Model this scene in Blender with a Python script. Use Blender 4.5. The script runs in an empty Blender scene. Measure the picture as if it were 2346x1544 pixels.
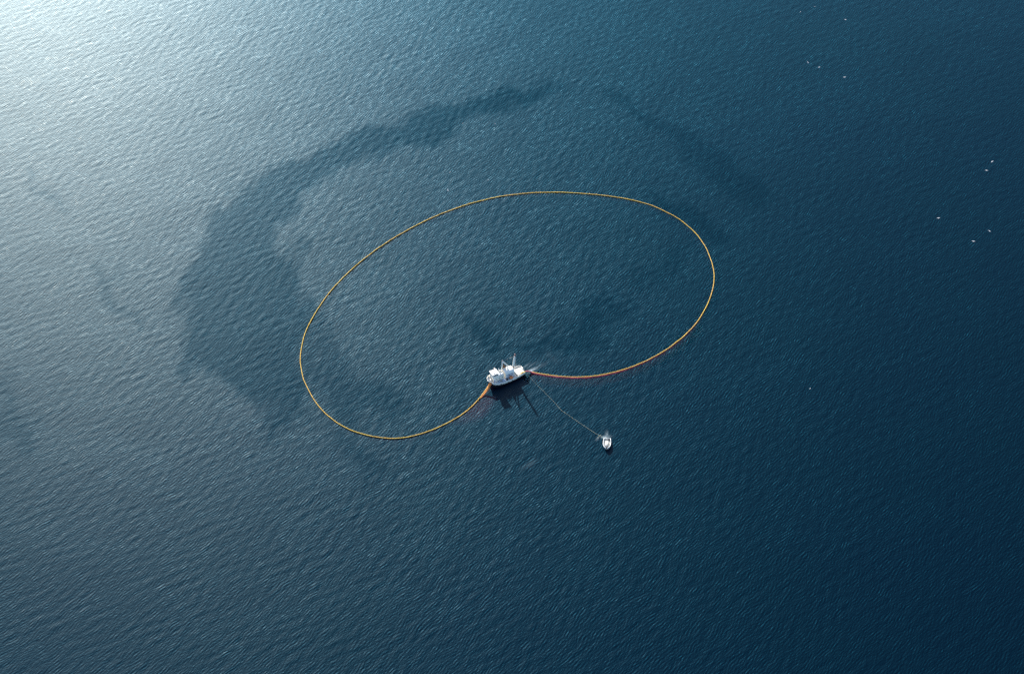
import bpy, bmesh, math, random
import numpy as np
from mathutils import Vector, Matrix

random.seed(7)
scene = bpy.context.scene
col = scene.collection

# ------------------------------------------------------------------ camera
cam_d = bpy.data.cameras.new('camera')
cam_d.sensor_fit = 'HORIZONTAL'
cam_d.angle = math.radians(36.0)
cam_d.clip_start = 1.0
cam_d.clip_end = 40000.0
cam = bpy.data.objects.new('camera', cam_d)
cam.location = (0.0, 0.0, 450.0)
cam.rotation_euler = (math.radians(90.0 - 44.0), 0.0, 0.0)
col.objects.link(cam)
scene.camera = cam

# ------------------------------------------------------------------ sky and sun
SUN_EL = math.radians(22.5)
SUN_AZ = math.radians(-20.5)          # measured from +Y, negative to the left of the view
sun_dir = Vector((math.sin(SUN_AZ) * math.cos(SUN_EL), math.cos(SUN_AZ) * math.cos(SUN_EL), math.sin(SUN_EL)))
world = bpy.data.worlds.new('World')
scene.world = world
world.use_nodes = True
wn = world.node_tree.nodes
wn.clear()
w_out = wn.new('ShaderNodeOutputWorld')
w_bg = wn.new('ShaderNodeBackground')
w_sky = wn.new('ShaderNodeTexSky')
w_sky.sky_type = 'NISHITA'
w_sky.sun_disc = False
w_sky.sun_elevation = SUN_EL
w_sky.sun_rotation = SUN_AZ
w_sky.altitude = 0.0
w_sky.air_density = 1.2
w_sky.dust_density = 2.0
w_sky.ozone_density = 3.5
w_bg.inputs['Strength'].default_value = 0.15
world.node_tree.links.new(w_sky.outputs[0], w_bg.inputs[0])
world.node_tree.links.new(w_bg.outputs[0], w_out.inputs[0])

sun_l = bpy.data.lights.new('sun', 'SUN')
sun_l.energy = 5.0
sun_l.angle = math.radians(0.55)
sun_l.color = (1.0, 0.96, 0.90)
sun = bpy.data.objects.new('sun', sun_l)
sun.rotation_euler = sun_dir.to_track_quat('Z', 'Y').to_euler()
sun.location = sun_dir * 900
col.objects.link(sun)

vs = scene.view_settings
vs.view_transform = 'Standard'
vs.look = 'None'
vs.gamma = 1.0
vs.exposure = 0.88
vs.use_curve_mapping = False
scene.cycles.use_denoising = False      # the ripples are as fine as the pixels: a denoiser would wipe them out
scene.cycles.transparent_max_bounces = 8
scene.cycles.max_bounces = 6

# ------------------------------------------------------------------ helpers
def tag(o, label=None, cat=None, group=None, kind=None):
    if label: o['label'] = label
    if cat: o['category'] = cat
    if group: o['group'] = group
    if kind: o['kind'] = kind
    return o

def nd(nt, typ, **kw):
    n = nt.nodes.new(typ)
    for k, v in kw.items():
        setattr(n, k, v)
    return n

def setin(n, **kw):
    for k, v in kw.items():
        n.inputs[k.replace('_', ' ')].default_value = v
    return n

# ------------------------------------------------------------------ the sea
CREST = math.radians(52.0)            # direction the crests run, from +X

def chop(x, y):
    """Height of the resolved chop (metres), a sum of directional wavelets."""
    rs = np.random.RandomState(11)
    h = np.zeros_like(x)
    n = 46
    for i in range(n):
        lam = 2.0 * (6.0 / 2.0) ** (i / (n - 1.0))
        ang = CREST + math.pi / 2 + rs.normal(0, math.radians(24))
        k = 2 * math.pi / lam
        a = 0.0013 * lam ** 0.6
        h += a * np.sin(k * (x * math.cos(ang) + y * math.sin(ang)) + rs.uniform(0, 6.283))
    return h

def axis(lo, hi, step, far):
    mid = np.arange(lo, hi + step * 0.5, step)
    out, s, v = [], step, 0.0
    up, dn = [], []
    v = mid[-1]
    while v < far:
        s *= 1.35; v += s; up.append(v)
    s, v = step, mid[0]
    while v > -far:
        s *= 1.35; v -= s; dn.append(v)
    return np.array(dn[::-1] + list(mid) + up)

def seg_dist(px, py, pts):
    """Distance to a polyline and the position (0..n-1) along it of the nearest point."""
    best = np.full(px.shape, 1e9); pos = np.zeros(px.shape)
    for i in range(len(pts) - 1):
        ax, ay = pts[i]; bx, by = pts[i + 1]
        dx, dy = bx - ax, by - ay
        t = np.clip(((px - ax) * dx + (py - ay) * dy) / (dx * dx + dy * dy), 0, 1)
        d = np.hypot(px - ax - t * dx, py - ay - t * dy)
        m = d < best
        best = np.where(m, d, best); pos = np.where(m, i + t, pos)
    return best, pos

def smooth01(v):
    v = np.clip(v, 0, 1)
    return v * v * (3 - 2 * v)

def wob(x, y, s, seed):
    rs = np.random.RandomState(seed)
    r = np.zeros_like(x)
    for i in range(7):
        a = rs.uniform(0, 6.283); k = 6.283 / (s * rs.uniform(0.6, 1.8))
        r += np.sin(k * (x * math.cos(a) + y * math.sin(a)) + rs.uniform(0, 6.283))
    return r / 2.65

def build_sea():
    xs = axis(-285.0, 285.0, 0.62, 14000.0)
    ys = axis(292.0, 738.0, 0.62, 14000.0)
    X, Y = np.meshgrid(xs, ys)
    near = smooth01((330 - np.abs(X)) / 40) * smooth01((780 - Y) / 40) * smooth01((Y - 245) / 40)
    Z = chop(X, Y) * near
    ny, nx = X.shape
    co = np.empty((nx * ny, 3), np.float32)
    co[:, 0] = X.ravel(); co[:, 1] = Y.ravel(); co[:, 2] = Z.ravel()
    i = np.arange((ny - 1) * nx).reshape(ny - 1, nx)[:, :-1].ravel()
    quads = np.stack([i, i + 1, i + 1 + nx, i + nx], 1).astype(np.int32)
    me = bpy.data.meshes.new('sea_water')
    me.vertices.add(len(co)); me.vertices.foreach_set('co', co.ravel())
    me.loops.add(quads.size); me.loops.foreach_set('vertex_index', quads.ravel())
    me.polygons.add(len(quads))
    me.polygons.foreach_set('loop_start', np.arange(0, quads.size, 4, dtype=np.int32))
    me.polygons.foreach_set('loop_total', np.full(len(quads), 4, np.int32))
    me.polygons.foreach_set('use_smooth', np.ones(len(quads), bool))
    me.update(calc_edges=True)
    # smoothed water: the old wake of the boat and a few drifting slicks
    wx = X + 4 * wob(X, Y, 38, 3) + 2 * wob(X, Y, 14, 4) + 0.7 * wob(X, Y, 6, 7)
    wy = Y + 4 * wob(X, Y, 38, 5) + 2 * wob(X, Y, 14, 6) + 0.7 * wob(X, Y, 6, 8)
    calm = np.zeros_like(X)
    for pts, wid, amt in SLICKS:
        d, p = seg_dist(wx, wy, pts)
        w = np.interp(p, np.linspace(0, len(pts) - 1, len(wid)), wid)
        calm = np.maximum(calm, amt * smooth01((w - d) / 10.0 + 0.5))
    foam = np.zeros_like(X)
    for fx, fy, ang, la, lb, amt in FOAM:
        c, s = math.cos(ang), math.sin(ang)
        u = ((X - fx) * c + (Y - fy) * s) / la; v = (-(X - fx) * s + (Y - fy) * c) / lb
        foam = np.maximum(foam, amt * np.exp(-(u * u + v * v)))
    d, p = seg_dist(X, Y, NET[::2] + [NET[-1]])
    # the water is looked into only where webbing lies close under the surface
    clear = 0.6 * CLEAR * smooth01((3.6 - d) / 2.4)
    d, p = seg_dist(X, Y, [(-9.5, 430.0), (-14.0, 424.0), (-21.0, 418.0)])
    clear = np.maximum(clear, CLEAR * smooth01((np.interp(p, [0, 1, 2], [5.5, 7.0, 4.0]) - d) / 5.0))
    d, p = seg_dist(X, Y, [(q[0], q[1] - 2.0) for q in NET[-14:]])
    clear = np.maximum(clear, CLEAR * smooth01((5.0 - d) / 3.0))
    for nm, arr in (('calm', calm), ('foam', foam), ('clear', clear)):
        at = me.attributes.new(nm, 'FLOAT', 'POINT')
        at.data.foreach_set('value', arr.astype(np.float32).ravel())
    o = bpy.data.objects.new('sea_water', me)
    col.objects.link(o)
    tag(o, 'dark blue wind-rippled open sea with sun glare', 'sea', kind='structure')
    return o

# course of the float line on the water (metres)
NET = [(-8.8,439.1),(-11.1,434.2),(-13.7,429.3),(-16.4,425.7),(-18.9,422.7),(-22.8,419.5),(-26.7,416.6),(-31.9,413.4),(-37.0,411.1),(-42.2,409.8),(-47.4,409.5),(-52.3,410.1),(-58.7,412.1),(-63.8,414.5),(-69.0,418.4),(-73.7,423.3),(-77.2,428.4),(-80.8,434.9),(-83.9,442.4),(-85.6,449.6),(-86.2,456.9),(-85.9,465.4),(-84.5,472.9),(-82.3,479.6),(-79.9,487.1),(-77.0,494.0),(-72.2,502.7),(-66.7,511.4),(-60.6,519.2),(-53.6,527.2),(-44.7,535.3),(-35.6,542.6),(-28.2,547.5),(-18.5,552.7),(-10.9,555.8),(-1.3,558.5),(8.3,560.1),(19.9,560.6),(29.5,559.9),(39.0,558.6),(48.8,556.6),(56.0,554.4),(63.4,550.9),(69.9,546.0),(74.2,541.7),(79.0,535.6),(82.2,529.5),(84.6,522.9),(86.1,515.3),(86.7,508.7),(86.7,503.2),(85.7,496.7),(84.0,489.8),(80.1,480.4),(76.0,473.2),(72.0,467.6),(66.4,461.6),(60.8,456.4),(53.6,451.3),(46.5,447.4),(39.6,444.9),(33.1,443.2),(27.4,442.6),(21.5,442.8),(15.5,443.6),(11.1,444.7),(8.4,445.5),(6.7,446.0)]
# each slick: centre line, half widths along it, strength
SLICKS = [
    ([(17,641),(1,634),(-24,622),(-50,605),(-76,592),(-95,578),(-110,561),(-117,539),(-118,518),(-117,499),(-113,480),(-108,461),(-99,444),(-92,429),(-89,420)], [5, 8, 9, 10, 10, 11, 13, 17, 21, 25, 27, 24, 18, 12, 5], 0.7),
    ([(-82,469),(-77,451),(-72,437),(-61,427),(-47,427)], [3, 8, 8, 9, 4], 0.5),
    ([(-15,474),(-11,467),(-4,459)], [3, 6, 4], 0.6),
    ([(7,459),(21,461),(30,469),(38,485)], [2, 5, 8, 3], 0.6),
    ([(55,496),(69,513),(78,524)], [4, 8, 4], 0.25),
    ([(49,639),(62,621),(68,607)], [3, 6, 3], 0.4),
    ([(67,621),(82,597),(98,574),(115,551)], [3, 8, 9, 5], 0.36),
    ([(61,561),(72,551),(86,530)], [3, 6, 4], 0.5),
    ([(-224,574),(-213,561),(-204,548)], [1.5, 3, 1.5], 0.4),
    ([(-175,507),(-166,490),(-153,474)], [1.5, 3, 2], 0.45),
    ([(-202,439),(-193,420),(-185,406)], [3, 6, 3], 0.35),
    ([(-106,432),(-98,422),(-90,415)], [4, 6, 3], 0.5),
    ([(-63,411),(-57,397),(-50,391)], [3, 6, 3], 0.4),
]
FOAM = [
    (7.6, 446.6, 0.5, 1.3, 0.7, 1.0), (5.6, 449.2, 0.75, 2.2, 0.25, 0.3), (7.8, 449.6, 0.75, 2.4, 0.25, 0.25), (9.0, 447.6, 0.45, 1.3, 0.6, 0.6), (11.5, 449.2, 0.6, 2.6, 1.0, 0.10),
    (16.5, 453.8, 2.2, 3.2, 1.2, 0.03), (13.8, 451.6, 0.7, 2.0, 0.6, 0.03),
    (35.9, 410.6, 0.1, 1.7, 0.5, 0.75), (33.0, 409.7, 1.0, 0.9, 0.35, 0.5), (36.6, 411.8, 1.5, 1.6, 0.5, 0.4),
    (7.0, 396.5, 0.8, 2.6, 1.0, 0.06), (-100.0, 425.0, 0.2, 10.0, 5.0, 0.035),
]

def water_material():
    m = bpy.data.materials.new('sea_water')
    m.use_nodes = True
    nt = m.node_tree; nt.nodes.clear(); L = nt.links.new
    out = nd(nt, 'ShaderNodeOutputMaterial')
    geo = nd(nt, 'ShaderNodeNewGeometry')
    calm = nd(nt, 'ShaderNodeAttribute', attribute_name='calm')
    foam = nd(nt, 'ShaderNodeAttribute', attribute_name='foam')

    def math_(op, a, b=None, clamp=False):
        n = nd(nt, 'ShaderNodeMath', operation=op, use_clamp=clamp)
        for k, v in enumerate((a, b)):
            if v is None: continue
            if isinstance(v, (int, float)): n.inputs[k].default_value = v
            else: L(v, n.inputs[k])
        return n.outputs[0]

    # gently bent coordinates so that crests are not ruler straight
    bend = setin(nd(nt, 'ShaderNodeTexNoise', noise_dimensions='2D'), Scale=0.035, Detail=2.0)
    L(geo.outputs['Position'], bend.inputs['Vector'])
    sub = nd(nt, 'ShaderNodeVectorMath', operation='SUBTRACT'); L(bend.outputs['Color'], sub.inputs[0]); sub.inputs[1].default_value = (0.5, 0.5, 0.5)
    mul = nd(nt, 'ShaderNodeVectorMath', operation='SCALE'); L(sub.outputs[0], mul.inputs[0]); mul.inputs['Scale'].default_value = 4.0
    add = nd(nt, 'ShaderNodeVectorMath', operation='ADD'); L(geo.outputs['Position'], add.inputs[0]); L(mul.outputs[0], add.inputs[1])

    def waves(ang_deg, stretch, scale, detail, rough, off):
        mp = nd(nt, 'ShaderNodeMapping', vector_type='POINT')
        mp.inputs['Rotation'].default_value = (0, 0, -math.radians(ang_deg))
        rot = nd(nt, 'ShaderNodeMapping', vector_type='POINT')
        L(add.outputs[0], mp.inputs['Vector']); L(mp.outputs[0], rot.inputs['Vector'])
        rot.inputs['Scale'].default_value = (stretch, 1.0, 1.0)
        rot.inputs['Location'].default_value = (off, off * 1.7, 0)
        n = setin(nd(nt, 'ShaderNodeTexNoise', noise_dimensions='2D'), Scale=scale, Detail=detail, Roughness=rough)
        L(rot.outputs[0], n.inputs['Vector'])
        return n.outputs['Fac']

    def trains(ang_deg, scale, freq, aniso, off):
        mp = nd(nt, 'ShaderNodeMapping', vector_type='POINT'); L(add.outputs[0], mp.inputs['Vector'])
        mp.inputs['Location'].default_value = (off, off * 1.3, 0)
        n = nd(nt, 'ShaderNodeTexGabor', gabor_type='2D')
        setin(n, Scale=scale, Frequency=freq, Anisotropy=aniso); n.inputs['Orientation'].default_value = math.radians(ang_deg)
        L(mp.outputs[0], n.inputs['Vector'])
        return n.outputs['Value']

    a = trains(*W1); b = waves(*W2); c = waves(*W3); d = waves(*W4)
    h = math_('MULTIPLY', a, A1)
    for v, amp in ((b, A2), (c, A3), (d, A4)):
        h = math_('ADD', h, math_('MULTIPLY', v, amp))
    # gusts: areas a few dozen metres across where the wind raises more or less ripple
    gust = setin(nd(nt, 'ShaderNodeTexNoise', noise_dimensions='2D'), Scale=0.012, Detail=5.0, Roughness=0.6)
    L(geo.outputs['Position'], gust.inputs['Vector'])
    gr = nd(nt, 'ShaderNodeMapRange'); L(gust.outputs['Fac'], gr.inputs['Value'])
    setin(gr, From_Min=0.3, From_Max=0.7, To_Min=0.90, To_Max=1.10)
    keep = math_('SUBTRACT', 1.0, math_('MULTIPLY', calm.outputs['Fac'], 0.28))
    strength = math_('MULTIPLY', gr.outputs[0], keep)
    hs = math_('MULTIPLY', h, strength)
    bump = nd(nt, 'ShaderNodeBump'); bump.inputs['Strength'].default_value = 1.0; bump.inputs['Distance'].default_value = 1.0
    L(hs, bump.inputs['Height'])

    rough = math_('MULTIPLY', math_('SUBTRACT', 1.0, math_('MULTIPLY', calm.outputs['Fac'], 0.05)), ROUGH)
    fres = nd(nt, 'ShaderNodeFresnel'); fres.inputs['IOR'].default_value = 1.333; L(bump.outputs[0], fres.inputs['Normal'])
    # sharp mirror glitter off the surface, and the broad blue-green sheen of light carried through the wave crests
    soft = nd(nt, 'ShaderNodeMix', data_type='VECTOR'); soft.inputs['Factor'].default_value = 0.38
    L(geo.outputs['Normal'], soft.inputs[4]); L(bump.outputs[0], soft.inputs[5])
    bump_a = nd(nt, 'ShaderNodeVectorMath', operation='NORMALIZE'); L(soft.outputs[1], bump_a.inputs[0])
    gl_a = nd(nt, 'ShaderNodeBsdfGlossy', distribution='BECKMANN'); L(bump_a.outputs[0], gl_a.inputs['Normal']); L(rough, gl_a.inputs['Roughness'])
    def film(c, k):
        v = nd(nt, 'ShaderNodeVectorMath', operation='SCALE'); v.inputs[0].default_value = c
        L(math_('SUBTRACT', 1.0, math_('MULTIPLY', calm.outputs['Fac'], k)), v.inputs['Scale'])
        return v.outputs[0]
    L(film(GLITTER, 0.62), gl_a.inputs['Color'])
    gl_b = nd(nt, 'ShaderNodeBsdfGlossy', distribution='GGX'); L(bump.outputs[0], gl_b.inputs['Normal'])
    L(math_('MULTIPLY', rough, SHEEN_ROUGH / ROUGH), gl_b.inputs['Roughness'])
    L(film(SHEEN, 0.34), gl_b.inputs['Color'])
    gl = nd(nt, 'ShaderNodeAddShader'); L(gl_a.outputs[0], gl.inputs[0]); L(gl_b.outputs[0], gl.inputs[1])
    # the body of the water: light scattered back, slightly greener or bluer by place
    hue = setin(nd(nt, 'ShaderNodeTexNoise', noise_dimensions='2D'), Scale=0.011, Detail=3.0)
    L(geo.outputs['Position'], hue.inputs['Vector'])
    hmix = nd(nt, 'ShaderNodeMix', data_type='RGBA'); L(hue.outputs['Fac'], hmix.inputs['Factor'])
    hmix.inputs['A'].default_value = (*BODY_A, 1); hmix.inputs['B'].default_value = (*BODY_B, 1)
    bsc = nd(nt, 'ShaderNodeVectorMath', operation='SCALE'); L(hmix.outputs['Result'], bsc.inputs[0])
    clr = nd(nt, 'ShaderNodeAttribute', attribute_name='clear')
    L(math_('DIVIDE', 1.0, math_('SUBTRACT', 1.0, math_('MULTIPLY', clr.outputs['Fac'], 0.9))), bsc.inputs['Scale'])
    body = nd(nt, 'ShaderNodeBsdfDiffuse'); L(bsc.outputs[0], body.inputs['Color']); L(bump.outputs[0], body.inputs['Normal'])
    clear = nd(nt, 'ShaderNodeBsdfTransparent'); clear.inputs['Color'].default_value = (0.92, 0.97, 1.0, 1)
    inner = nd(nt, 'ShaderNodeMixShader'); L(clr.outputs['Fac'], inner.inputs['Fac'])
    L(body.outputs[0], inner.inputs[1]); L(clear.outputs[0], inner.inputs[2])
    surf = nd(nt, 'ShaderNodeMixShader'); L(fres.outputs[0], surf.inputs['Fac']); L(inner.outputs[0], surf.inputs[1]); L(gl.outputs[0], surf.inputs[2])
    # broken foam
    fn = setin(nd(nt, 'ShaderNodeTexNoise', noise_dimensions='2D'), Scale=2.2, Detail=3.0, Roughness=0.65)
    L(geo.outputs['Position'], fn.inputs['Vector'])
    ff = math_('MULTIPLY', foam.outputs['Fac'], math_('MULTIPLY', math_('SUBTRACT', fn.outputs['Fac'], 0.28, True), 3.2), True)
    fd = nd(nt, 'ShaderNodeBsdfDiffuse'); fd.inputs['Color'].default_value = (0.42, 0.50, 0.52, 1)
    fin = nd(nt, 'ShaderNodeMixShader'); L(ff, fin.inputs['Fac']); L(surf.outputs[0], fin.inputs[1]); L(fd.outputs[0], fin.inputs[2])
    L(fin.outputs[0], out.inputs['Surface'])
    vol = nd(nt, 'ShaderNodeVolumeAbsorption'); vol.inputs['Color'].default_value = (0.40, 0.55, 0.62, 1); vol.inputs['Density'].default_value = 0.13
    L(vol.outputs[0], out.inputs['Volume'])
    return m

# angle of the crests, stretch along them, noise scale (1/m), detail, roughness, offset
W1 = (52 + 90, 0.38, 2.3, 0.82, 0.0);  A1 = 0.096
W2 = (38, 0.28, 2.3, 1.0, 0.5, 31.0); A2 = 0.066
W3 = (66, 0.28, 2.65, 1.0, 0.5, 57.0); A3 = 0.056
W4 = (10, 0.50, 3.9, 2.0, 0.6, 83.0);  A4 = 0.016
ROUGH = 0.42
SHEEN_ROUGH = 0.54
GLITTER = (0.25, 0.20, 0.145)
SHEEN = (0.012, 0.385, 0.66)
BODY_A = (0.0001, 0.001, 0.007)
BODY_B = (0.0001, 0.003, 0.007)
CLEAR = 0.95

sea = build_sea()
sea.data.materials.append(water_material())

# ------------------------------------------------------------------ seabed
def sheet(name, z, half, mat):
    me = bpy.data.meshes.new(name)
    me.from_pydata([(-half, -half, z), (half, -half, z), (half, half, z), (-half, half, z)], [], [(0, 1, 2, 3)])
    me.materials.append(mat)
    o = bpy.data.objects.new(name, me); col.objects.link(o)
    return o

# ------------------------------------------------------------------ materials
def paint(name, c, rough=0.45, var=0.12, scale=1.5, stain=None, metal=0.0, bump=0.0):
    """Weathered paint or plastic: base colour with grime and faded patches."""
    m = bpy.data.materials.new(name); m.use_nodes = True
    nt = m.node_tree; L = nt.links.new; b = nt.nodes['Principled BSDF']
    tc = nd(nt, 'ShaderNodeTexCoord')
    n = setin(nd(nt, 'ShaderNodeTexNoise'), Scale=scale, Detail=6.0, Roughness=0.65); L(tc.outputs['Object'], n.inputs['Vector'])
    mr = setin(nd(nt, 'ShaderNodeMapRange'), From_Min=0.35, From_Max=0.7, To_Min=0.0, To_Max=1.0); L(n.outputs['Fac'], mr.inputs['Value'])
    mx = nd(nt, 'ShaderNodeMix', data_type='RGBA'); L(mr.outputs[0], mx.inputs['Factor'])
    mx.inputs['A'].default_value = (*c, 1)
    s = stain or tuple(v * (1 - var) for v in c)
    mx.inputs['B'].default_value = (*s, 1)
    L(mx.outputs['Result'], b.inputs['Base Color'])
    b.inputs['Roughness'].default_value = rough; b.inputs['Metallic'].default_value = metal
    if bump:
        bp = nd(nt, 'ShaderNodeBump'); bp.inputs['Distance'].default_value = bump; bp.inputs['Strength'].default_value = 0.6
        n2 = setin(nd(nt, 'ShaderNodeTexNoise'), Scale=scale * 9, Detail=4.0); L(tc.outputs['Object'], n2.inputs['Vector'])
        L(n2.outputs['Fac'], bp.inputs['Height']); L(bp.outputs[0], b.inputs['Normal'])
    return m

M = {
    'white': paint('white_paint', (0.84, 0.82, 0.77), 0.4, 0.10, 1.1, stain=(0.70, 0.65, 0.57)),
    'warm_white': paint('warm_white_paint', (0.83, 0.78, 0.67), 0.45, 0.10, 0.8),
    'deck': paint('deck_paint', (0.72, 0.72, 0.70), 0.7, 0.3, 1.2),
    'pale_blue': paint('pale_blue_paint_and_shade', (0.52, 0.58, 0.66), 0.5, 0.15, 1.0),
    'hull': paint('black_hull_paint', (0.012, 0.012, 0.016), 0.5, 0.3, 0.7),
    'glass': paint('dark_window_glass', (0.015, 0.02, 0.025), 0.08, 0.1, 1.0),
    'steel': paint('galvanised_steel', (0.42, 0.43, 0.43), 0.45, 0.25, 2.0, metal=0.6),
    'rust': paint('red_oxide_steel', (0.24, 0.09, 0.08), 0.6, 0.3, 2.5, stain=(0.32, 0.20, 0.17)),
    'black': paint('black_rubber', (0.02, 0.02, 0.02), 0.7, 0.2, 2.0),
    'brown': paint('brown_tarp', (0.20, 0.13, 0.08), 0.8, 0.35, 2.0, bump=0.02),
    'orange': paint('orange_buoy_plastic', (0.70, 0.16, 0.03), 0.4, 0.2, 1.5, stain=(0.55, 0.20, 0.08)),
    'yellow': paint('yellow_float_foam', (0.84, 0.54, 0.045), 0.6, 0.2, 0.05, stain=(0.76, 0.38, 0.06)),
    'rope': paint('pale_rope', (0.36, 0.37, 0.27), 0.8, 0.2, 0.5),
    'orange_net': paint('orange_webbing', (0.62, 0.22, 0.04), 0.85, 0.3, 1.2, stain=(0.50, 0.13, 0.04), bump=0.05),
    'red_net': paint('crimson_webbing', (0.36, 0.03, 0.05), 0.85, 0.3, 0.4, stain=(0.20, 0.03, 0.06), bump=0.05),
    'skiff': paint('skiff_white_paint', (0.78, 0.78, 0.75), 0.5, 0.12, 1.0),
    'skiff_floor': paint('skiff_floor_paint', (0.58, 0.58, 0.52), 0.7, 0.35, 1.6, stain=(0.46, 0.40, 0.33)),
    'gull': paint('white_feathers', (0.62, 0.63, 0.64), 0.8, 0.05, 3.0),
    'seabed': paint('dark_mud', (0.010, 0.020, 0.028), 0.95, 0.3, 0.05),
}
M['seabed'].node_tree.nodes['Principled BSDF'].inputs['Specular IOR Level'].default_value = 0.0

def net_material():
    """Fine red webbing: half of what lies behind shows through the meshes, lit from both sides."""
    m = bpy.data.materials.new('red_seine_webbing'); m.use_nodes = True
    nt = m.node_tree; nt.nodes.clear(); L = nt.links.new
    out = nd(nt, 'ShaderNodeOutputMaterial')
    d = nd(nt, 'ShaderNodeBsdfDiffuse'); d.inputs['Color'].default_value = (0.90, 0.13, 0.13, 1)
    t = nd(nt, 'ShaderNodeBsdfTranslucent'); t.inputs['Color'].default_value = (0.90, 0.13, 0.13, 1)
    mx = nd(nt, 'ShaderNodeMixShader'); mx.inputs['Fac'].default_value = 0.5
    L(d.outputs[0], mx.inputs[1]); L(t.outputs[0], mx.inputs[2])
    tr = nd(nt, 'ShaderNodeBsdfTransparent')
    geo = nd(nt, 'ShaderNodeNewGeometry')
    n = setin(nd(nt, 'ShaderNodeTexNoise'), Scale=0.5, Detail=5.0, Roughness=0.7); L(geo.outputs['Position'], n.inputs['Vector'])
    mr = setin(nd(nt, 'ShaderNodeMapRange'), From_Min=0.3, From_Max=0.7, To_Min=0.0, To_Max=0.35); L(n.outputs['Fac'], mr.inputs['Value'])
    fin = nd(nt, 'ShaderNodeMixShader'); L(mr.outputs[0], fin.inputs['Fac']); L(mx.outputs[0], fin.inputs[1]); L(tr.outputs[0], fin.inputs[2])
    L(fin.outputs[0], out.inputs['Surface'])
    return m
M['webbing'] = net_material()

sb = sheet('seabed', -30.0, 15000.0, M['seabed'])
tag(sb, 'dark seabed far below the water', 'seabed', kind='structure')

# ------------------------------------------------------------------ mesh builder
class MB:
    def __init__(self):
        self.bm = bmesh.new()
    def box(self, x0, x1, y0, y1, z0, z1, bevel=0.0, taper=0.0, rot=0.0, pivot=None):
        bm = self.bm
        v = [bm.verts.new(p) for p in (
            (x0, y0, z0), (x1, y0, z0), (x1, y1, z0), (x0, y1, z0),
            (x0 + taper, y0 + taper, z1), (x1 - taper, y0 + taper, z1), (x1 - taper, y1 - taper, z1), (x0 + taper, y1 - taper, z1))]
        f = [bm.faces.new([v[i] for i in q]) for q in ((3, 2, 1, 0), (4, 5, 6, 7), (0, 1, 5, 4), (1, 2, 6, 5), (2, 3, 7, 6), (3, 0, 4, 7))]
        if bevel:
            e = {ed for fa in f for ed in fa.edges}
            bmesh.ops.bevel(bm, geom=list(e), offset=bevel, segments=2, affect='EDGES', profile=0.5)
        return self
    def tube(self, pts, r, n=8, cap=True):
        bm = self.bm
        rad = r if isinstance(r, (list, tuple)) else [r] * len(pts)
        P = [Vector(p) for p in pts]; rings = []
        for i, p in enumerate(P):
            t = (P[min(i + 1, len(P) - 1)] - P[max(i - 1, 0)]).normalized()
            a = t.cross(Vector((0, 0, 1)))
            if a.length < 1e-3: a = Vector((1, 0, 0))
            a.normalize(); b = t.cross(a)
            rings.append([bm.verts.new(p + (a * math.cos(k * 2 * math.pi / n) + b * math.sin(k * 2 * math.pi / n)) * rad[i]) for k in range(n)])
        for i in range(len(rings) - 1):
            for k in range(n):
                f = bm.faces.new((rings[i][k], rings[i][(k + 1) % n], rings[i + 1][(k + 1) % n], rings[i + 1][k])); f.smooth = True
        if cap:
            bm.faces.new(rings[0][::-1]); bm.faces.new(rings[-1])
        return self
    def ball(self, c, r, seg=16, ring=10, sc=(1, 1, 1), rot=None):
        mt = Matrix.Translation(c) @ (rot or Matrix()) @ Matrix.Diagonal((r * sc[0], r * sc[1], r * sc[2], 1))
        g = bmesh.ops.create_uvsphere(self.bm, u_segments=seg, v_segments=ring, radius=1.0, matrix=mt)
        for v in g['verts']:
            for f in v.link_faces: f.smooth = True
        return self
    def grid(self, rows, smooth=True, close=False):
        bm = self.bm
        R = [[bm.verts.new(p) for p in row] for row in rows]
        for i in range(len(R) - 1):
            n = len(R[i])
            for k in range(n if close else n - 1):
                f = bm.faces.new((R[i][k], R[i][(k + 1) % n], R[i + 1][(k + 1) % n], R[i + 1][k])); f.smooth = smooth
        return R
    def build(self, name, mat, parent=None, label=None):
        bmesh.ops.recalc_face_normals(self.bm, faces=self.bm.faces)
        me = bpy.data.meshes.new(name); self.bm.to_mesh(me); self.bm.free()
        me.materials.append(mat)
        o = bpy.data.objects.new(name, me); col.objects.link(o); o.parent = parent
        if label: o['label'] = label
        return o

def empty(name, loc, rz=0.0):
    o = bpy.data.objects.new(name, None); col.objects.link(o)
    o.location = loc; o.rotation_euler = (0, 0, rz); o.empty_display_size = 0.5
    return o

def spline(pts, step):
    """Evenly spaced points of a Catmull-Rom curve through pts."""
    P = [Vector((*p, 0.0)) if len(p) == 2 else Vector(p) for p in pts]
    P = [P[0] * 2 - P[1]] + P + [P[-1] * 2 - P[-2]]
    dense = []
    for i in range(1, len(P) - 2):
        a, b, c, d = P[i - 1:i + 3]
        for k in range(24):
            t = k / 24.0
            dense.append(0.5 * ((2 * b) + (c - a) * t + (2 * a - 5 * b + 4 * c - d) * t * t + (3 * b - a - 3 * c + d) * t ** 3))
    dense.append(P[-2])
    out, acc = [dense[0]], 0.0
    for i in range(1, len(dense)):
        s = (dense[i] - dense[i - 1]).length
        while acc + s >= step:
            u = (step - acc) / s
            q = dense[i - 1].lerp(dense[i], u)
            out.append(q); dense[i - 1] = q; s = (dense[i] - q).length; acc = 0.0
        acc += s
    return out

def sea_z(x, y):
    return float(chop(np.array([x]), np.array([y]))[0])

# ------------------------------------------------------------------ fishing boat
BOAT_AT = (-2.59, 441.98, 0.0)
BOAT_RZ = math.radians(180.0 + 29.0)
boat = empty('fishing_boat', BOAT_AT, BOAT_RZ)
tag(boat, 'white purse seiner with black lower hull, wheelhouse forward and tall boom', 'fishing boat')

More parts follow.
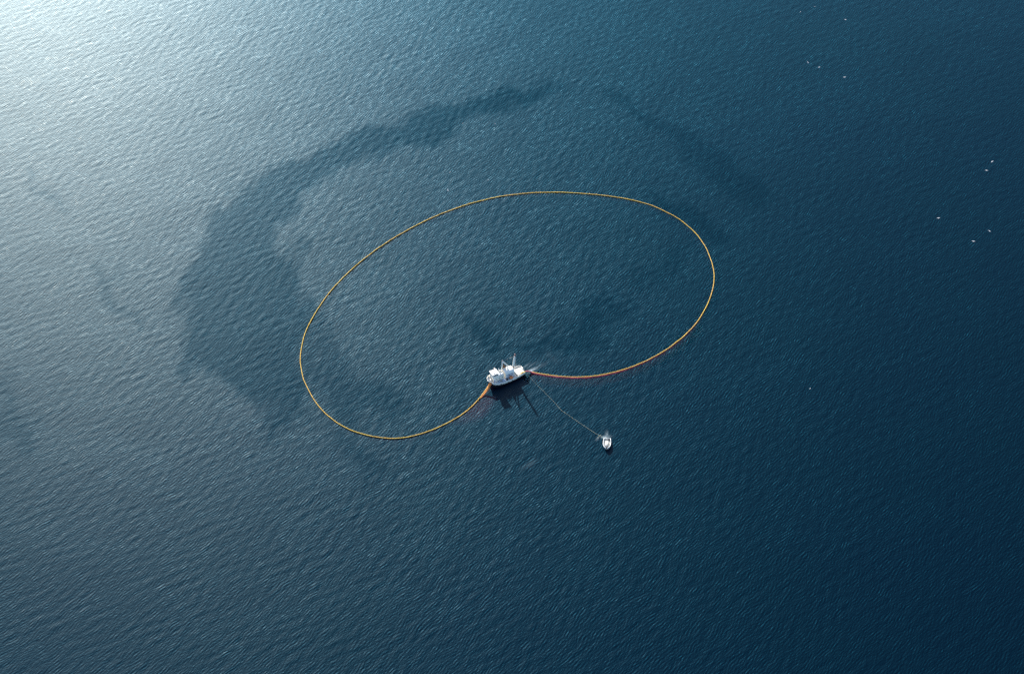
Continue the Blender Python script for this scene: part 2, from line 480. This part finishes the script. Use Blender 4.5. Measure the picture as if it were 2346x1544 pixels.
ST = [-8.05, -7.0, -5.0, -3.0, -1.0, 1.0, 3.0, 4.5, 5.8, 6.7, 7.3, 7.75, 8.0, 8.12]
HB = [2.08, 2.38, 2.72, 3.0, 3.18, 3.26, 3.24, 3.08, 2.78, 2.36, 1.85, 1.25, 0.65, 0.08]
RZ = [1.78, 1.72, 1.70, 1.72, 1.76, 1.84, 2.00, 2.20, 2.48, 2.75, 2.95, 3.12, 3.25, 3.32]
DK = [z - 0.85 for z in RZ]
def hull_row(i, side, lo, hi):
    x, b, rz, dk = ST[i], HB[i], RZ[i], DK[i]
    rake = max(0.0, (x - 5.5) / 2.6) ** 1.5
    prof = [(0.0, -1.15, 1.3), (0.62, -0.85, 1.2), (0.84, -0.25, 0.9), (0.91, 0.15, 0.7), (0.965, dk, 0.25), (1.0, rz, 0.0)]
    return [(x - rake * k, side * b * f, z) for f, z, k in prof[lo:hi]]
h = MB()
h.grid([hull_row(i, -1, 1, 5)[::-1] + hull_row(i, 1, 0, 5) for i in range(len(ST))])
r0 = hull_row(0, -1, 1, 5)[::-1] + hull_row(0, 1, 0, 5)
h.bm.faces.new([h.bm.verts.new(p) for p in r0])
bmesh.ops.remove_doubles(h.bm, verts=h.bm.verts, dist=1e-4)
h.build('hull', M['hull'], boat)
w = MB()
T = 0.10
for s in (-1, 1):
    rows = []
    for i in range(len(ST)):
        x, b, rz, dk = ST[i], HB[i], RZ[i], DK[i]
        rake = max(0.0, (x - 5.5) / 2.6) ** 1.5 * 0.25
        bi = max(b - T, 0.01)
        rows.append([(x - rake + 0.004, s * b * 0.967, dk - 0.02), (x + 0.004, s * b * 1.002, rz), (x - 0.03, s * bi, rz), (x - 0.03 - rake, s * bi * 0.967, dk - 0.02)])
    w.grid(rows, smooth=False)
w.box(-8.16, -8.06, -2.02, 2.02, DK[0] - 0.02, RZ[0] - 0.25)
w.build('bulwark', M['white'], boat)
d = MB()
d.grid([[(ST[i] - 0.05, -HB[i] * 0.95, DK[i]), (ST[i] - 0.05, 0, DK[i] + 0.06), (ST[i] - 0.05, HB[i] * 0.95, DK[i])] for i in range(len(ST))])
d.build('deck', M['deck'], boat)
for s in (-1, 1):
    c = MB(); c.tube([(ST[i] + 0.004, s * (HB[i] - 0.05), RZ[i] + 0.04) for i in range(len(ST))], 0.09, 6); c.build('rail_cap', M['white'], boat)
for s, x in ((1, 3.7), (1, 0.55), (1, -1.35), (1, -4.0), (-1, 2.6), (-1, -0.5), (-1, -3.8)):
    b = np.interp(x, ST, HB); z = np.interp(x, ST, RZ)
    q = MB(); q.box(x - 0.22, x + 0.22, s * (b * 0.985) - 0.09, s * (b * 0.985) + 0.09, z - 0.66, z - 0.42, 0.03); q.build('scupper', M['black'], boat)

# lower house, offset to starboard, with the wheelhouse on top
lh = MB(); lh.box(1.1, 6.0, -2.0, 0.95, 1.0, 3.75, 0.14); lower = lh.build('lower_house', M['warm_white'], boat)
for x in (1.7, 3.0, 4.3):
    q = MB(); q.box(x, x + 0.42, 0.955, 0.985, 2.5, 2.9, 0.0); q.build('window', M['glass'], lower)
q = MB(); q.box(5.2, 5.85, 0.955, 0.99, 1.55, 3.3); dr = q.build('door', M['pale_blue'], lower)
q = MB(); q.box(5.3, 5.36, 0.992, 1.05, 2.3, 2.5); q.build('handle', M['steel'], dr)
wh = MB(); wh.box(3.55, 6.1, -1.72, 0.85, 3.72, 5.55, 0.06, 0.10); wheel = wh.build('wheelhouse', M['white'], boat)
for k in range(4):
    y0 = -1.52 + k * 0.56
    q = MB(); q.box(6.02, 6.07, y0, y0 + 0.46, 4.60, 5.22); q.build('window', M['glass'], wheel)
for k in range(3):
    x0 = 3.85 + k * 0.72
    for y in (0.775, -1.675):
        q = MB(); q.box(x0, x0 + 0.58, y, y + 0.045, 4.60, 5.20); q.build('window', M['glass'], wheel)
rf = MB(); rf.box(3.30, 6.42, -1.95, 1.08, 5.55, 5.72, 0.05); roof = rf.build('wheelhouse_roof', M['white'], boat)
q = MB(); q.tube([(4.2, -1.2, 5.7), (4.2, -1.2, 6.5)], 0.06, 8); q.box(4.06, 4.34, -1.85, -0.55, 6.5, 6.62, 0.03); q.build('radar', M['white'], roof)
for x, y, hgt in ((5.9, -1.6, 2.0), (3.6, 0.8, 2.4), (3.6, -1.7, 1.6)):
    q = MB(); q.tube([(x, y, 5.7), (x + 0.05, y, 5.7 + hgt)], [0.03, 0.012], 6); q.build('antenna', M['steel'], roof)
q = MB(); q.box(5.0, 5.35, 0.2, 0.55, 5.72, 5.95, 0.06); q.build('searchlight', M['steel'], roof)
# guard rail along the open bridge deck
for x in (1.25, 2.0, 2.75, 3.4):
    q = MB(); q.tube([(x, 0.85, 3.74), (x, 0.85, 4.62)], 0.03, 6); q.build('rail_post', M['steel'], boat)
for z in (4.2, 4.62):
    q = MB(); q.tube([(1.25, 0.85, z), (3.5, 0.85, z)], 0.03, 6); q.build('guard_rail', M['steel'], boat)
q = MB(); q.box(1.25, 3.35, -0.1, 0.7, 3.76, 4.2, 0.08); q.build('deck_locker', M['pale_blue'], boat)
fn = MB(); fn.tube([(2.2, -1.55, 3.7), (2.2, -1.55, 5.2), (2.1, -1.55, 5.5)], [0.24, 0.22, 0.18], 12); fun = fn.build('exhaust_funnel', M['white'], boat)
q = MB(); q.tube([(2.1, -1.55, 5.49), (2.05, -1.55, 5.62)], 0.13, 10); q.build('funnel_cap', M['black'], fun)
lf = MB(); lf.ball((1.55, -1.5, 4.05), 0.36, 14, 8, (1.6, 0.7, 0.7)); lf.build('life_raft_canister', M['white'], boat)

# after deckhouse with a rounded roof
ah = MB()
sec = [(-2.3, 0.95), (-2.3, 3.5), (-2.12, 3.95), (-1.6, 4.25), (-0.5, 4.36), (0.5, 4.25), (1.02, 3.95), (1.22, 3.5), (1.22, 0.95)]
R = ah.grid([[(x, y, z) for y, z in sec] for x in (0.55, -1.4, -3.4)], smooth=False)
ah.bm.faces.new(R[0]); ah.bm.faces.new(R[-1][::-1])
aft = ah.build('deckhouse', M['white'], boat)
q = MB(); q.box(-3.0, 0.3, 1.225, 1.262, 1.5, 3.45, 0.0); q.build('side_shade', M['pale_blue'], aft)  # bluish shade of the white port wall, painted as a thin pale blue sheet
for x in (-2.6, -1.2):
    q = MB(); q.box(x, x + 0.5, 1.265, 1.29, 2.5, 3.0); q.build('window', M['glass'], aft)
q = MB(); q.box(-3.44, -3.405, -1.2, -0.5, 1.1, 2.95); q.build('door', M['pale_blue'], aft)
q = MB(); q.box(-1.6, -0.5, -1.1, 0.0, 4.30, 4.5, 0.06); q.build('roof_hatch', M['warm_white'], aft)

# mast and boom leaning aft, with the power block at the head
ms = MB(); ms.tube([(-3.75, -0.75, 0.9), (-3.95, -0.78, 4.0), (-4.75, -0.95, 9.6)], [0.50, 0.52, 0.30], 12); mast = ms.build('boom', M['warm_white'], boat)
q = MB(); q.ball((-4.85, -0.97, 10.15), 0.48, 14, 10, (0.7, 1.0, 1.2)); q.box(-5.1, -4.6, -1.25, -0.7, 9.5, 10.0, 0.05); q.build('power_block', M['rust'], boat)
q = MB(); q.tube([(-5.0, -1.0, 9.45), (-5.1, -1.0, 9.0)], 0.2, 8); q.build('hanging_block', M['black'], boat)
q = MB(); q.tube([(-3.72, -0.35, 4.1), (-3.85, -0.37, 5.0)], 0.18, 8); q.build('boom_winch', M['rust'], boat)
for a in ((-5.05, -1.0, 9.0), (-5.0, -0.7, 9.4)):
    q = MB(); q.tube([a, (-5.2 - (a[1] + 1.0), -0.9, 1.1)], 0.035, 5); q.build('rigging_line', M['steel'], boat)
q = MB(); q.tube([(-4.75, -0.95, 9.7), (-2.0, -1.6, 12.0)], 0.02, 5) if False else q.tube([(-4.7, -0.95, 9.6), (-0.1, -2.2, 8.0)], 0.025, 5); q.build('stay', M['steel'], boat)

# A-frame gantry over the starboard side with a brown bundle lashed between its legs
for p0 in ((0.45, -2.25, 3.6), (-2.6, -2.1, 3.6)):
    q = MB(); q.tube([p0, (0.15, -2.3, 8.0)], [0.26, 0.18], 10); q.build('gantry_leg', M['white'], boat)
q = MB(); q.tube([(0.15, -2.3, 7.9), (0.2, -2.3, 8.35)], 0.16, 8); q.build('gantry_head', M['rust'], boat)
q = MB(); q.grid([[(0.35, -2.2, 4.0), (-0.5, -2.05, 4.0), (-1.5, -2.15, 4.0)], [(0.3, -2.25, 5.2), (-0.4, -2.05, 5.1), (-0.95, -2.2, 5.0)], [(0.22, -2.28, 6.2), (0.0, -2.2, 6.2), (-0.35, -2.25, 6.1)]])
bmesh.ops.solidify(q.bm, geom=q.bm.faces[:], thickness=0.18); q.build('tarp_bundle', M['brown'], boat)

# working deck gear
q = MB(); q.box(0.9, 3.9, 1.1, 2.45, 1.0, 1.62, 0.08); hat = q.build('hatch', M['pale_blue'], boat)
q = MB(); q.box(2.4, 3.3, 1.55, 2.15, 1.63, 1.78, 0.04); wb = q.build('winch_base', M['steel'], hat)
wi = MB(); wi.tube([(2.45, 1.85, 2.02), (2.6, 1.85, 2.02), (2.62, 1.85, 2.02), (3.08, 1.85, 2.02), (3.1, 1.85, 2.02), (3.25, 1.85, 2.02)], [0.36, 0.36, 0.2, 0.2, 0.36, 0.36], 14); wi.build('winch', M['steel'], boat)
for x, y in ((6.2, 1.5), (6.2, -1.2), (7.2, 0.0), (0.35, 1.9), (-6.9, -2.0)):
    z = np.interp(x, ST, DK)
    q = MB(); q.tube([(x, y, z), (x, y, z + 0.5)], 0.12, 10); q.tube([(x - 0.25, y, z + 0.42), (x + 0.25, y, z + 0.42)], 0.06, 8); q.build('bollard', M['steel'], boat)
q = MB(); q.box(6.25, 7.05, -0.5, 0.5, 1.75, 2.25, 0.1); q.tube([(6.65, -0.75, 2.35), (6.65, 0.75, 2.35)], 0.22, 12); q.build('anchor_windlass', M['steel'], boat)
q = MB(); q.ball((0.25, 1.95, 1.6), 0.0001, 6, 4); q.bm.clear(); q.box(0.05, 0.45, 1.6, 2.1, 1.0, 1.85, 0.05); q.build('fuel_box', M['black'], boat)
# stern platform where the net is stacked
q = MB(); q.box(-7.75, -4.35, -1.35, 1.95, 0.9, 1.62, 0.10); q.build('net_platform', M['white'], boat)
q = MB(); q.tube([(-8.0, -1.6, 1.75), (-8.0, 1.6, 1.75)], 0.14, 10); q.build('stern_roller', M['steel'], boat)
q = MB(); q.tube([(-4.1, 1.9, 0.9), (-4.1, 1.9, 2.1)], 0.16, 10); q.build('capstan', M['black'], boat)

def on_boat(x, y, z):
    c, s = math.cos(BOAT_RZ), math.sin(BOAT_RZ)
    return Vector((BOAT_AT[0] + x * c - y * s, BOAT_AT[1] + x * s + y * c, z))

# orange buoy resting on the side deck
bp = on_boat(-1.45, 2.05, 1.0)
bu = empty('mooring_buoy', bp)
tag(bu, 'big round orange buoy on the side deck of the fishing boat', 'buoy')
q = MB(); q.ball((0, 0, 0.80), 0.74, 20, 14, (1, 1, 1.05)); q.build('ball', M['orange'], bu)
q = MB(); q.tube([(0, 0, 1.5), (0, 0, 1.72)], [0.18, 0.11], 10); q.build('eye', M['black'], bu)

# ------------------------------------------------------------------ the seine net
net = empty('seine_net', (NET[0][0], NET[0][1], 0.0))
tag(net, 'seine net with yellow float line ringing the water from bow to stern', 'fishing net')
inv = Matrix.Translation((-NET[0][0], -NET[0][1], 0.0))
_n = [NET[0]] + [((NET[i-1][0] + 2*NET[i][0] + NET[i+1][0]) / 4, (NET[i-1][1] + 2*NET[i][1] + NET[i+1][1]) / 4) for i in range(1, len(NET) - 1)] + [NET[-1]]
line = spline(_n, 0.6)
lx = np.array([p.x for p in line]); ly = np.array([p.y for p in line])
# slight slack wander, none at the ends
n_l = len(line); ramp = np.clip(np.minimum(np.arange(n_l), n_l - 1 - np.arange(n_l)) / 40.0, 0, 1)
lx = lx + 0.06 * ramp * wob(lx, ly, 9, 21); ly = ly + 0.06 * ramp * wob(lx, ly, 9, 22)
lz = chop(lx, ly)
P0 = [Vector((lx[i], ly[i], lz[i] + 0.16)) for i in range(n_l)]
loc = lambda p: inv @ Vector(p)
q = MB(); q.tube([loc(p) for p in P0], 0.09, 5); q.build('float_line', M['yellow'], net)
# floats threaded close together: one joined part, far too small to tell apart
fv, ff = [], []
unit = [(-0.30, 0.08), (-0.23, 0.15), (0.0, 0.18), (0.23, 0.15), (0.30, 0.08)]
for i in range(n_l - 1):
    a, b = P0[i], P0[i + 1]
    t = (b - a).normalized(); sd = Vector((-t.y, t.x, 0)).normalized(); up = t.cross(sd) * -1
    c = a.lerp(b, 0.5) + Vector((0, 0, random.uniform(-0.03, 0.04))); base = len(fv)
    k = random.uniform(0.9, 1.1)
    for u, r in unit:
        for j in range(7):
            ang = j * 2 * math.pi / 7
            fv.append(tuple(loc(c + t * u + (sd * math.cos(ang) + up * math.sin(ang)) * max(r * k, 0.01))))
    for m_ in range(4):
        for j in range(7):
            ff.append((base + m_ * 7 + j, base + m_ * 7 + (j + 1) % 7, base + (m_ + 1) * 7 + (j + 1) % 7, base + (m_ + 1) * 7 + j))
me = bpy.data.meshes.new('floats'); me.from_pydata(fv, [], ff); me.materials.append(M['yellow'])
for p in me.polygons: p.use_smooth = True
fo = bpy.data.objects.new('floats', me); col.objects.link(fo); fo.parent = net; fo['kind'] = 'stuff'
# the webbing hangs under the line; near the bow it is drawn out sideways under the boat, near the stern it bunches at the surface
rows = []
for i in range(0, n_l, 2):
    t = (P0[min(i + 1, n_l - 1)] - P0[max(i - 1, 0)]).normalized()
    out_ = Vector((t.y, -t.x, 0)) * -1.0          # away from the ring
    s = i * 0.6; e = (n_l - 1 - i) * 0.6
    bow = math.exp(-(s / 26.0) ** 2); stern = math.exp(-(e / 55.0) ** 2)
    bil = 0.5 * math.sin(s * 0.21) + 0.3 * math.sin(s * 0.57 + 1)
    row = []
    for k in range(9):
        u = k / 8.0
        side = (1.6 * u + bil * u) * (1 - bow) * (1 - 0.6 * stern)
        p = P0[i] + out_ * (-0.4 * side)
        p.z = -0.10 - u * (5.5 * (1 - bow) + 1.1 * bow - 1.6 * stern)
        p = p + Vector((0.55, -0.83, 0)) * (u * 9.0 * bow) + Vector((0.1, -1, 0)) * (stern * 2.2 * u)
        p = p + Vector((0.1, -1, 0)) * (stern * 1.2 * min(u / 0.125, 1.0))
        if stern > 0.05 and k == 1: p.z = -0.10 - 0.12 * stern - 0.6 * (1 - stern)
        row.append(tuple(loc(p)))
    rows.append(row)
q = MB(); q.grid(rows); wb_ = q.build('webbing', M['webbing'], net, 'dark red webbing showing through the water under the float line')
# gathered ends coming off the boat
def bunch(pts, rad, seed, mat, label):
    rs = random.Random(seed); P = spline(pts, 0.25); n = len(P); m_ = MB(); rings = []
    for i, p in enumerate(P):
        t = (P[min(i + 1, n - 1)] - P[max(i - 1, 0)]).normalized(); a = t.cross(Vector((0, 0, 1))).normalized(); b = t.cross(a)
        r = np.interp(i / (n - 1), np.linspace(0, 1, len(rad)), rad)
        rings.append([loc(p + (a * math.cos(j * math.pi / 5) * 1.5 + b * math.sin(j * math.pi / 5) * 0.8) * r * rs.uniform(0.75, 1.2)) for j in range(10)])
    m_.grid(rings, close=True)
    return m_.build('gathered_webbing', mat, net, label)
b0 = on_boat(7.55, 1.62, 2.86)
bunch([tuple(b0), (-9.6, 434.8, 1.3), (-11.1, 432.9, 0.32), (-12.6, 430.9, 0.05)], [0.38, 0.30, 0.20, 0.1], 3, M['orange_net'], 'bright orange gathered webbing at the bow')
b1 = on_boat(-7.95, 1.55, 1.5)
tail = [(x + 0.06, y - 0.42, -0.01) for x, y in _n[-3:-15:-1]]
bunch([tuple(b1), (6.9, 445.4, 0.7), (8.4, 445.0, 0.2)] + tail, [0.24, 0.24, 0.26, 0.24, 0.22, 0.18, 0.15, 0.12, 0.09, 0.05], 4, M['red_net'], 'crimson gathered webbing trailing off the stern along the float line')

# yellow spare floats heaped on the port quarter
pile = empty('float_pile', on_boat(-6.9, 2.0, 1.62))
tag(pile, 'heap of yellow net floats on the stern corner of the fishing boat', 'net floats')
pc, ps = math.cos(BOAT_RZ), math.sin(BOAT_RZ)
for k in range(16):
    x, y = random.uniform(-0.95, 1.1), random.uniform(-0.28, 0.22)
    q = MB(); q.ball((x * pc - y * ps, x * ps + y * pc, 0.12 + random.uniform(0.0, 0.32)), 0.2, 8, 6, (1.2, 0.9, 0.85), Matrix.Rotation(random.uniform(0, 3), 4, 'Z'))
    q.build('float', M['yellow'], pile)

# ------------------------------------------------------------------ skiff
SK_AT = (36.42, 406.45, 0.0); SK_RZ = math.radians(-90.0 - 5.0)
skiff = empty('work_skiff', SK_AT, SK_RZ)
tag(skiff, 'small white work skiff at the end of the tow line', 'skiff')
sx = [-2.7, -1.8, -0.8, 0.3, 1.2, 1.9, 2.35, 2.6]
sbm = [1.22, 1.38, 1.46, 1.46, 1.30, 0.98, 0.58, 0.14]
sz = [0.82, 0.80, 0.80, 0.82, 0.88, 0.98, 1.06, 1.12]
q = MB(); rows = []
for i in range(len(sx)):
    x, b, z = sx[i], sbm[i], sz[i]; rk = max(0, (x - 0.8) / 1.8) * 0.35
    rows.append([(x, -b, z), (x - rk * 0.4, -b * 0.93, 0.15), (x - rk, -b * 0.6, -0.35), (x - rk, 0, -0.45), (x - rk, b * 0.6, -0.35), (x - rk * 0.4, b * 0.93, 0.15), (x, b, z)])
R = q.grid(rows); q.bm.faces.new(R[0])
q.build('hull', M['skiff'], skiff)
q = MB(); q.grid([[(sx[i] - 0.02, -sbm[i] * 0.9, 0.34), (sx[i] - 0.02, 0, 0.36), (sx[i] - 0.02, sbm[i] * 0.9, 0.34)] for i in range(len(sx))]); q.build('floor', M['skiff_floor'], skiff)
for s in (-1, 1):
    q = MB(); q.tube([(sx[i], s * sbm[i] * 0.98, sz[i]) for i in range(len(sx))], 0.12, 8); q.build('gunwale', M['skiff'], skiff)
q = MB(); q.tube([(-2.7, -1.2, 0.84), (-2.7, 1.2, 0.84)], 0.12, 8); q.build('transom_rail', M['skiff'], skiff)
q = MB(); q.box(-1.3, 0.3, -0.55, 0.55, 0.34, 0.95, 0.1); eb = q.build('engine_box', M['warm_white'], skiff)
q = MB(); q.tube([(-0.5, 0.35, 0.9), (-0.5, 0.35, 1.6)], 0.05, 8); q.build('exhaust_pipe', M['black'], eb)
q = MB(); q.box(0.75, 1.25, -0.75, 0.15, 0.34, 1.3, 0.06); cn = q.build('console', M['skiff'], skiff)
q = MB(); q.box(0.72, 0.76, -0.6, 0.0, 1.0, 1.22); q.build('instrument_panel', M['black'], cn)
q = MB(); q.tube([(-1.75, 0, 0.34), (-1.75, 0, 1.25)], 0.09, 10); q.tube([(-1.75, -0.3, 1.12), (-1.75, 0.3, 1.12)], 0.06, 8); q.build('tow_post', M['steel'], skiff)
q = MB(); q.box(-2.45, -1.95, 0.45, 1.0, 0.36, 0.8, 0.05); q.build('battery_box', M['black'], skiff)
q = MB(); q.tube([(1.7 + 0.32 * math.cos(a * 0.5), 0.2 + 0.32 * math.sin(a * 0.5), 0.42 + a * 0.008) for a in range(40)], 0.05, 5); q.build('rope_coil', M['brown'], skiff)
q = MB(); q.ball((2.62, 0, 0.95), 0.26, 10, 8, (0.7, 1.2, 1.3)); q.build('bow_fender', M['black'], skiff)

# ------------------------------------------------------------------ tow line
TOW = [(5.3, 445.0), (9.2, 439.6), (13.0, 434.2), (16.6, 429.0), (19.3, 424.6), (20.7, 423.2), (25.3, 418.7), (28.0, 416.2), (31.6, 412.8), (33.7, 410.9)]
tow = empty('tow_line', (TOW[0][0], TOW[0][1], 0.0))
tag(tow, 'thin pale tow line with small floats between the fishing boat and the skiff', 'tow line')
tl = Matrix.Translation((-TOW[0][0], -TOW[0][1], 0.0))
tz = [0.9, 0.07, 0.05, 0.06, 0.12, 0.14, 0.13, 0.14, 0.20, 0.45]
tpts = [(*TOW[i], tz[i]) for i in range(len(TOW))] + [(35.3, 409.2, 0.95)]
rp = spline(tpts, 0.5); q = MB(); q.tube([tl @ p for p in rp], [0.028 + 0.025 * i / (len(rp) - 1) for i in range(len(rp))], 6); q.build('rope', M['rope'], tow)
for x, y in ((19.3, 424.6), (20.7, 423.2), (25.3, 418.7), (28.0, 416.2)):
    q = MB(); q.ball(tl @ Vector((x, y, 0.14)), 0.17, 10, 8, (1, 1, 0.9)); q.build('float', M['rope'], tow)
q = MB(); q.tube([tl @ Vector(p) for p in ((32.7, 409.5, 0.10), (33.3, 410.4, 0.3), (34.4, 411.6, 0.14))], 0.07, 6); q.build('bridle', M['rope'], tow)

# ------------------------------------------------------------------ gulls
def gull_mesh(flying):
    """One continuous bird: round body, head, fan tail; in flight with bent, tapering wings."""
    g = MB()
    prof = [(-0.34, 0.015, 0.0), (-0.24, 0.045, 0.0), (-0.10, 0.085, 0.0), (0.05, 0.10, -0.005), (0.16, 0.075, 0.01), (0.21, 0.055, 0.03), (0.27, 0.055, 0.035), (0.31, 0.03, 0.03), (0.37, 0.008, 0.02)]
    rows = [[(x, r * math.cos(k * math.pi / 5) * 1.05, zo + r * math.sin(k * math.pi / 5)) for k in range(10)] for x, r, zo in prof]
    g.grid(rows, close=True)
    g.grid([[(-0.22, -0.05, 0.0), (-0.22, 0.05, 0.0)], [(-0.36, -0.08, 0.0), (-0.36, 0.08, 0.0)], [(-0.42, -0.10, 0.0), (-0.42, 0.10, 0.0)]])
    for s in (-1, 1):
        if flying:
            w_ = [(0.0, 0.13, -0.11, 0.04), (0.22, 0.17, -0.08, 0.10), (0.42, 0.19, -0.03, 0.13), (0.60, 0.10, -0.08, 0.10), (0.74, -0.06, -0.14, 0.06)]
        else:
            w_ = [(0.08, 0.12, -0.10, 0.05), (0.115, 0.08, -0.20, 0.04), (0.10, 0.0, -0.34, 0.05)]
        top = [[(xf, s * y, z + 0.012), (0.5 * (xf + xb), s * y, z + 0.028), (xb, s * y, z)] for y, xf, xb, z in w_]
        g.grid(top)
        g.grid([[(a[0], a[1], a[2] - 0.014) for a in (r[0], r[2])] for r in top])
    bmesh.ops.recalc_face_normals(g.bm, faces=g.bm.faces)
    me = bpy.data.meshes.new('gull'); g.bm.to_mesh(me); g.bm.free(); me.materials.append(M['gull'])
    return me
FLY, SIT = gull_mesh(True), gull_mesh(False)
GULLS = [  # x, y, height, heading (deg), bank (deg), flying, label
    (220.1, 575.3, 6.0, -55, 10, True, 'uppermost white gull flying near the right edge'),
    (216.1, 568.8, 6.0, -95, 0, True, 'white gull flying just below the uppermost one near the right edge'),
    (187.6, 535.0, 6.0, -80, 0, True, 'white gull flying left of the other gulls near the right edge'),
    (208.1, 526.1, 6.0, 60, 8, True, 'right-hand gull of the lower pair flying near the right edge'),
    (199.7, 519.3, 6.0, 70, -6, True, 'left-hand gull of the lower pair flying near the right edge'),
    (117.0, 430.7, 0.0, 40, 0, False, 'lone white gull on the dark water right of the skiff'),
    (146.4, 655.0, 6.0, 20, 12, True, 'left gull of the pair flying over the upper right water'),
    (151.4, 650.8, 6.0, 130, 0, True, 'right gull of the pair flying over the upper right water'),
    (162.6, 642.3, 6.0, 100, 0, True, 'white gull flying below and right of the upper right pair'),
    (-10.7, 561.8, 0.0, 80, 0, False, 'white gull on the water just above the top of the float line'),
    (-28.8, 554.5, 6.0, 15, 10, True, 'white gull flying left of the top of the float line'),
    (-28.2, 567.5, 0.0, 60, 0, False, 'white gull on the water above left of the net ring'),
    (-23.1, 604.7, 0.0, 10, 0, False, 'left gull of the two sitting on the dark slick above the net'),
    (-8.0, 604.4, 0.0, 120, 0, False, 'right gull of the two sitting on the dark slick above the net'),
    (156.9, 705.8, 0.0, 0, 0, False, 'topmost gull, sitting on the water at the top edge of the picture'),
    (148.8, 700.8, 0.0, 70, 0, False, 'white gull sitting left below the topmost gull'),
    (170.8, 693.5, 6.0, 100, 6, True, 'white gull flying right below the topmost gull'),
]
for x, y, z, hd, bank, fly, lab in GULLS:
    o = bpy.data.objects.new('gull', FLY if fly else SIT); col.objects.link(o)
    if not fly:
        k = 6.0 / 450.0; x, y = x / (1 - k), y / (1 - k)
        z = sea_z(x, y) + 0.06
    o.location = (x, y, z); o.rotation_euler = (math.radians(bank), 0, math.radians(hd))
    if fly: o.scale = (0.95, 0.95, 0.95)
    tag(o, lab, 'gull', 'gulls around the net')
